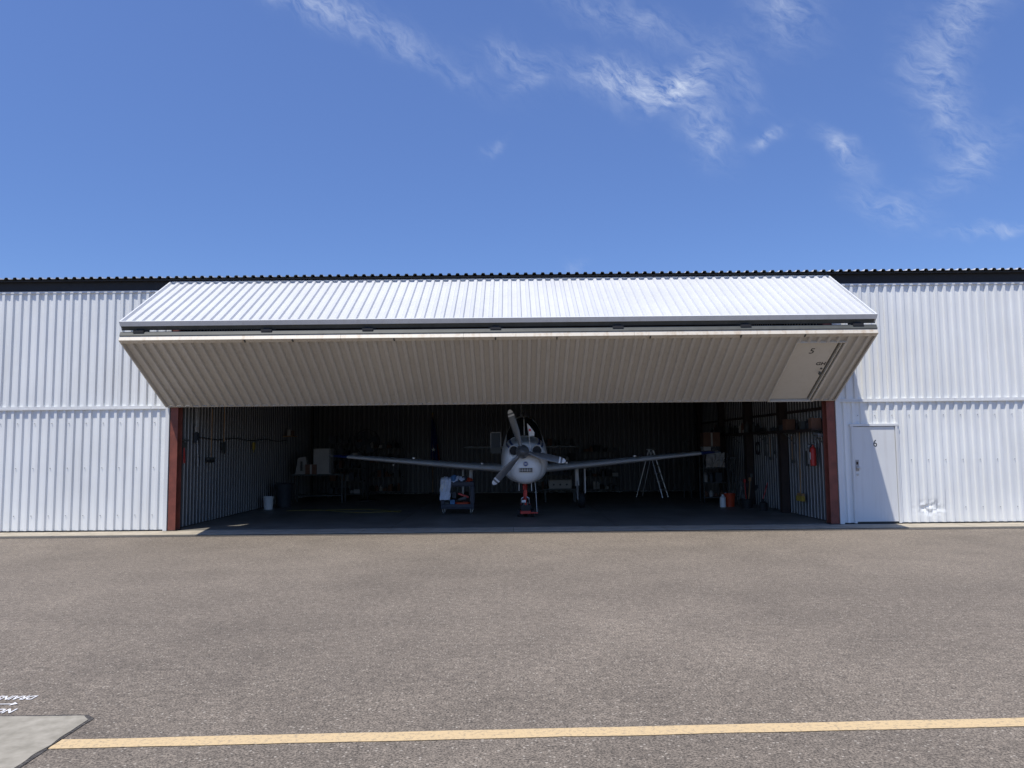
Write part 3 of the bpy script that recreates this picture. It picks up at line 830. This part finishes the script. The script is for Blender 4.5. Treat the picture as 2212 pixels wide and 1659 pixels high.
# ---------------------------------------------------------------- right side things
rx=XR-.04
E=empty('wall_shelf',(0,0,0)); b=B()
b.box((rx-.30,.35,2.0),(rx,9.6,2.03),M_BROWN); b.box((rx-.31,.35,1.97),(rx-.302,9.6,2.04),M_BROWN)
for y in (.5,2.2,4.2,6.6,8.8): 
    b.box((rx-.28,y-.01,1.95),(rx,y+.01,1.998),M_DGREY); b.cyl((rx-.26,y,1.97),(rx-.01,y,1.72),.01,M_DGREY)
b.obj('shelf_board',E)
b=B(); r=random.Random(11); y=.45; mats=[M_BLACK,M_GP,M_DGREY,M_LBOX,M_GP,M_DGREY,M_CARD,M_BLACK,M_CARD,M_BLACK]
while y<9.3:
    if r.random()<.3: y+=r.uniform(.1,.4); continue
    m=r.choice(mats); hh=r.uniform(.08,.34)
    if r.random()<.65:
        rr=r.uniform(.035,.07); b.lathe([(0,0),(0,rr),(hh*.7,rr),(hh*.82,rr*.45),(hh,rr*.35),(hh,0)],(rx-.15,y+rr,2.031),(0,0,1),m,14); y+=2*rr+.03
    else:
        ww=r.uniform(.1,.25); b.box((rx-.27,y,2.031),(rx-.05,y+ww,2.031+hh*.8),m); y+=ww+.04
b.obj('shelf_supplies',E)
b=B()
b.lathe([(0,0),(0,.055),(.01,.065),(.36,.065),(.41,.045),(.43,.02),(.47,.02),(.47,0)],(0,0,0),(0,0,1),M_RP,22)
b.box((-.02,-.07,.46),(.02,.05,.485),M_DGREY); b.box((-.018,-.09,.50),(.018,.04,.515),M_DGREY); b.cyl((0,0,.47),(0,0,.51),.016,M_CHROME)
b.tube([(0,.04,.47),(-.03,.09,.42),(-.05,.09,.25),(-.06,.07,.14)],.011,M_BLACK,8); b.box((.06,-.03,.1),(.09,.03,.4),M_DGREY)
b.box((-.068,-.035,.14),(-.0655,.035,.30),M_WP)
b.obj('fire_extinguisher',smooth=True,loc=(rx-.13,.78,1.22))
b=B(); b.cyl((0,0,.0),(.04,.03,1.45),.013,M_WOOD); b.box((-.035,-.16,-.05),(.035,.16,.01),M_WOOD); b.box((-.05,-.165,-.17),(.03,.165,-.05),M_YB)
b.obj('push_broom',loc=(rx-.10,1.7,.55))
b=B(); b.box((-.02,-.06,-.25),(.02,.06,.1),M_LBOX); b.torus((0,.0,.15),(1,0,0),.05,.01,M_CHROME); b.box((-.02,.12,-.3),(.02,.18,.05),M_DGREY)
b.obj('wall_clipboard',loc=(rx-.03,1.25,1.5))
b=B(); 
for k,(y,z0,z1) in enumerate(((3.6,1.5,1.9),(3.9,1.35,1.9),(4.3,1.45,1.9),(2.3,1.3,1.9))):
    b.cyl((rx-.04,y,z0),(rx-.04,y,z1),.01,M_WOOD if k%2 else M_DGREY); b.box((rx-.06,y-.05,z0-.05),(rx-.02,y+.05,z0+.03),M_DGREY)
b.torus((rx-.05,4.9,1.6),(1,0,0),.17,.02,M_BLACK)
b.obj('hanging_hand_tools')
b=B(); b.box((-.06,-.12,-.05),(.06,.12,.03),M_CHROME); b.box((-.02,.05,.03),(.03,.09,.16),M_CHROME); b.box((-.06,-.1,.0),(-.16,-.02,.05),M_DGREY)
b.obj('bench_vise',loc=(rx-.12,.45,1.9))
b=B()
b.lathe([(0,0),(0,.12),(.32,.15),(.34,.16),(.36,.15),(.08,.12),(.08,0)],(0,0,0),(0,0,1),M_ORANGE,24); b.tube([(.15*math.cos(R(a)),-.03,.3+.13*math.sin(R(a))) for a in range(0,181,20)],.004,M_CHROME,5)
b.obj('red_bucket',smooth=True,loc=(5.95,4.9,.016))
b=B(); b.lathe([(0,0),(0,.08),(.26,.08),(.30,.03),(.34,.03),(.34,0)],(0,0,0),(0,0,1),M_WP,18); b.obj('white_jug',smooth=True,loc=(5.72,4.75,.016))
b=B(); b.lathe([(0,0),(0,.14),(.24,.17),(.25,.15),(.05,.12),(.05,0)],(0,0,0),(0,0,1),M_BLACK,20)
for i,(dx,dy,h,m) in enumerate(((.05,.0,.75,M_WOOD),(-.08,.04,.66,M_DGREY),(.1,.08,.85,M_DGREY),(-.02,-.08,.6,M_BLACK),(.0,.1,.7,M_RP),(.14,-.02,.55,M_BLACK))): b.cyl((dx*.4,dy*.4,.03),(dx*1.8,dy*1.8,h),.014,m); b.box((dx*1.8-.03,dy*1.8-.02,h-.03),(dx*1.8+.03,dy*1.8+.02,h+.06),m)
b.obj('tool_bin',loc=(6.25,4.3,.016))
b=B(); b.lathe([(0,0),(0,.1),(.2,.1),(.24,.03),(.3,.03),(.3,0)],(0,0,0),(0,0,1),M_BLACK,16); b.tube([(.0,0,.3),(.08,0,.55),(.14,.05,.7)],.012,M_RP,6); b.obj('grease_gun',loc=(6.42,3.5,.016))
E=shelving('wire_rack',(6.05,6.9,.016),.72,.5,1.45,4,9)
carton('cardboard_box',(6.0,7.0,1.66),(.5,.4,.42))
b=B(); cloth(b,-.3,.25,lambda x,v:(x,-.27-.02*math.sin(v*3),1.48-.45*v),M_LBOX,2.2,amp=.05); b.obj('draped_cover',E,smooth=True)
def ladder(name,loc,h,w,lean,rz=0,m=M_CHROME,steps=5):
    b=B()
    for s in(-1,1):
        b.tube([(s*w/2,-lean,0),(s*w*.32,0,h)],.020,m,6)
        b.tube([(s*w/2,lean,0),(s*w*.32,0.02,h)],.016,m,6)
    for i in range(1,steps+1):
        t=i/(steps+1); x=w/2-(w/2-w*.32)*t; b.box((-x,-lean*(1-t)-.03,h*t-.012),(x,-lean*(1-t)+.04,h*t+.012),m)
    b.box((-w*.34,-.08,h-.01),(w*.34,.1,h+.03),m)
    o=b.obj(name,loc=loc); o.rotation_euler[2]=rz; return o
ladder('step_ladder',(4.6,9.2,.016),1.55,.55,.45,R(60))
ladder('step_ladder',(5.7,8.9,.016),1.8,.5,.12,R(80),M_DGREY)
ladder('step_ladder',(6.35,5.9,.016),1.3,.45,.10,R(85),M_DGREY)
b=B()
b.box((-.35,-.25,0),(.35,.25,.26),M_LBOX); b.box((-.33,-.256,.03),(.33,-.251,.23),M_LBOX)
for x in (-.2,0,.2): b.lathe([(0,.03),(.01,.03),(.011,0)],(x,-.257,.12),(0,-1,0),M_DGREY,12)
b.obj('storage_chest',bevel=.01,loc=(1.45,7.6,.42))
b=B(); b.box((-.5,-.3,.36),(.5,.3,.40),M_DGREY)
for x in(-.45,.45):
    for y in(-.25,.25): b.box((x-.02,y-.02,0),(x+.02,y+.02,.36),M_DGREY)
b.obj('low_stand',loc=(1.45,7.6,.016))

# ---------------------------------------------------------------- world, sun, camera
SUN=Vector((-.80,-1.0,3.0)).normalized()
el=math.asin(SUN.z); az=math.atan2(SUN.x,SUN.y)
w=bpy.data.worlds.new('World'); scene.world=w; w.use_nodes=True
nt=w.node_tree; nt.nodes.clear()
out=N(nt,'ShaderNodeOutputWorld'); bg=N(nt,'ShaderNodeBackground'); bg.inputs['Strength'].default_value=.12
sky=N(nt,'ShaderNodeTexSky'); sky.sky_type='NISHITA'; sky.sun_disc=False; sky.sun_elevation=el; sky.sun_rotation=az%(2*math.pi)
sky.air_density=1.0; sky.dust_density=.0; sky.ozone_density=3.0
tc=N(nt,'ShaderNodeTexCoord'); sx=N(nt,'ShaderNodeSeparateXYZ'); nt.links.new(tc.outputs['Generated'],sx.inputs[0])
def mth(op,a,b_=None):
    n=N(nt,'ShaderNodeMath',operation=op)
    for i,v in enumerate((a,b_)):
        if v is None: continue
        if isinstance(v,(int,float)): n.inputs[i].default_value=v
        else: nt.links.new(v,n.inputs[i])
    return n.outputs[0]
azn=mth('MULTIPLY',mth('ARCTAN2',sx.outputs[0],sx.outputs[1]),57.2958)
eln=mth('MULTIPLY',mth('ARCSINE',sx.outputs[2]),57.2958)
cb=N(nt,'ShaderNodeCombineXYZ'); nt.links.new(azn,cb.inputs[0]); nt.links.new(eln,cb.inputs[1])
wn=N(nt,'ShaderNodeTexNoise'); wn.inputs['Scale'].default_value=.28; wn.inputs['Detail'].default_value=3; wn.inputs['Roughness'].default_value=.6
nt.links.new(cb.outputs[0],wn.inputs['Vector'])
ws=N(nt,'ShaderNodeVectorMath',operation='SUBTRACT'); ws.inputs[1].default_value=(.5,.5,.5); nt.links.new(wn.outputs['Color'],ws.inputs[0])
wm=N(nt,'ShaderNodeVectorMath',operation='MULTIPLY'); wm.inputs[1].default_value=(2.6,2.6,0); nt.links.new(ws.outputs[0],wm.inputs[0])
wa=N(nt,'ShaderNodeVectorMath',operation='ADD'); nt.links.new(cb.outputs[0],wa.inputs[0]); nt.links.new(wm.outputs[0],wa.inputs[1])
blobs=[(10.0,25.6,4.2,.9,-14,1.25),(13.4,25.4,2.2,.7,28,1.0),(14.8,21.9,2.0,.9,-50,.7),(23.9,19.7,1.7,.45,-45,.8),(19.1,21.1,1.0,.35,20,.8),
(30.2,21.8,1.2,2.8,20,.65),(31.9,17.9,2.4,.9,30,.42),(32.0,26.4,2.8,1.1,35,.7),(26.8,15.7,2.2,.8,-30,.48),(32.9,13.1,2.2,.22,-3,.7),
(20.6,28.8,2.2,1.5,-40,.5),(9.5,29.6,5.5,.8,-18,.42),(0.3,27.6,2.2,.8,-15,.42),(-8.0,28.3,5.5,.7,-22,.42),(-15.8,30.6,4.0,.7,-10,.8),(1.4,25.9,1.2,.4,10,.4),(-1.1,21.9,.8,.3,20,.35),(5.0,13.4,.7,.4,0,.4),(17.5,25.0,2.0,.8,-60,.3)]
tot=None
for (a0,e0,s1,s2,rt,wt) in blobs:
    mp=N(nt,'ShaderNodeMapping'); mp.vector_type='TEXTURE'
    mp.inputs['Location'].default_value=(a0,e0,0); mp.inputs['Rotation'].default_value=(0,0,R(rt)); mp.inputs['Scale'].default_value=(s1*1.1,s2*1.25,1)
    nt.links.new(wa.outputs[0],mp.inputs['Vector'])
    ln=N(nt,'ShaderNodeVectorMath',operation='DOT_PRODUCT'); nt.links.new(mp.outputs[0],ln.inputs[0]); nt.links.new(mp.outputs[0],ln.inputs[1])
    g=mth('MULTIPLY',mth('POWER',.3679,ln.outputs['Value']),wt)
    tot=g if tot is None else mth('ADD',tot,g)
mp=N(nt,'ShaderNodeMapping'); mp.vector_type='TEXTURE'; mp.inputs['Rotation'].default_value=(0,0,R(-32)); mp.inputs['Scale'].default_value=(2.8,.9,1)
nt.links.new(wa.outputs[0],mp.inputs['Vector'])
cn=N(nt,'ShaderNodeTexNoise'); cn.inputs['Scale'].default_value=1.1; cn.inputs['Detail'].default_value=7; cn.inputs['Roughness'].default_value=.68; cn.inputs['Distortion'].default_value=.0
nt.links.new(mp.outputs[0],cn.inputs['Vector'])
mr=N(nt,'ShaderNodeMapRange'); mr.inputs['From Min'].default_value=.36; mr.inputs['From Max'].default_value=.82; mr.clamp=True; nt.links.new(cn.outputs['Fac'],mr.inputs['Value'])
fac=mth('MINIMUM',mth('MULTIPLY',tot,mr.outputs[0]),.85)
mx=N(nt,'ShaderNodeMix',data_type='RGBA'); mx.inputs['B'].default_value=(5.4,6.1,7.6,1)
hr=N(nt,'ShaderNodeMapRange'); hr.inputs['From Min'].default_value=8; hr.inputs['From Max'].default_value=34; hr.interpolation_type='SMOOTHSTEP'; nt.links.new(eln,hr.inputs['Value'])
tc2=N(nt,'ShaderNodeMix',data_type='RGBA'); tc2.inputs['A'].default_value=(.66,.78,1.10,1); tc2.inputs['B'].default_value=(.92,1.0,1.34,1); nt.links.new(hr.outputs[0],tc2.inputs['Factor'])
tint=N(nt,'ShaderNodeMix',data_type='RGBA',blend_type='MULTIPLY'); tint.inputs['Factor'].default_value=1
nt.links.new(sky.outputs[0],tint.inputs['A']); nt.links.new(tc2.outputs['Result'],tint.inputs['B'])
nt.links.new(tint.outputs['Result'],mx.inputs['A']); nt.links.new(fac,mx.inputs['Factor'])
nt.links.new(mx.outputs['Result'],bg.inputs['Color']); nt.links.new(bg.outputs[0],out.inputs[0])

sl=bpy.data.lights.new('sun','SUN'); sl.energy=4.8; sl.angle=R(.53); sl.color=(1,.955,.88)
so=bpy.data.objects.new('sun',sl); col.objects.link(so); so.rotation_euler=SUN.to_track_quat('Z','Y').to_euler(); so.location=(-8,-12,30)

cam=bpy.data.cameras.new('camera'); cam.lens=27.0; cam.sensor_width=36; cam.clip_end=4000
co=bpy.data.objects.new('camera',cam); col.objects.link(co)
co.matrix_world=Matrix.Translation((0,-16.4,1.7))@Matrix.Rotation(R(94.7),4,'X')@Matrix.Rotation(R(-.57),4,'Z')
scene.camera=co
scene.view_settings.view_transform='Standard'; scene.view_settings.look='None'; scene.view_settings.exposure=0
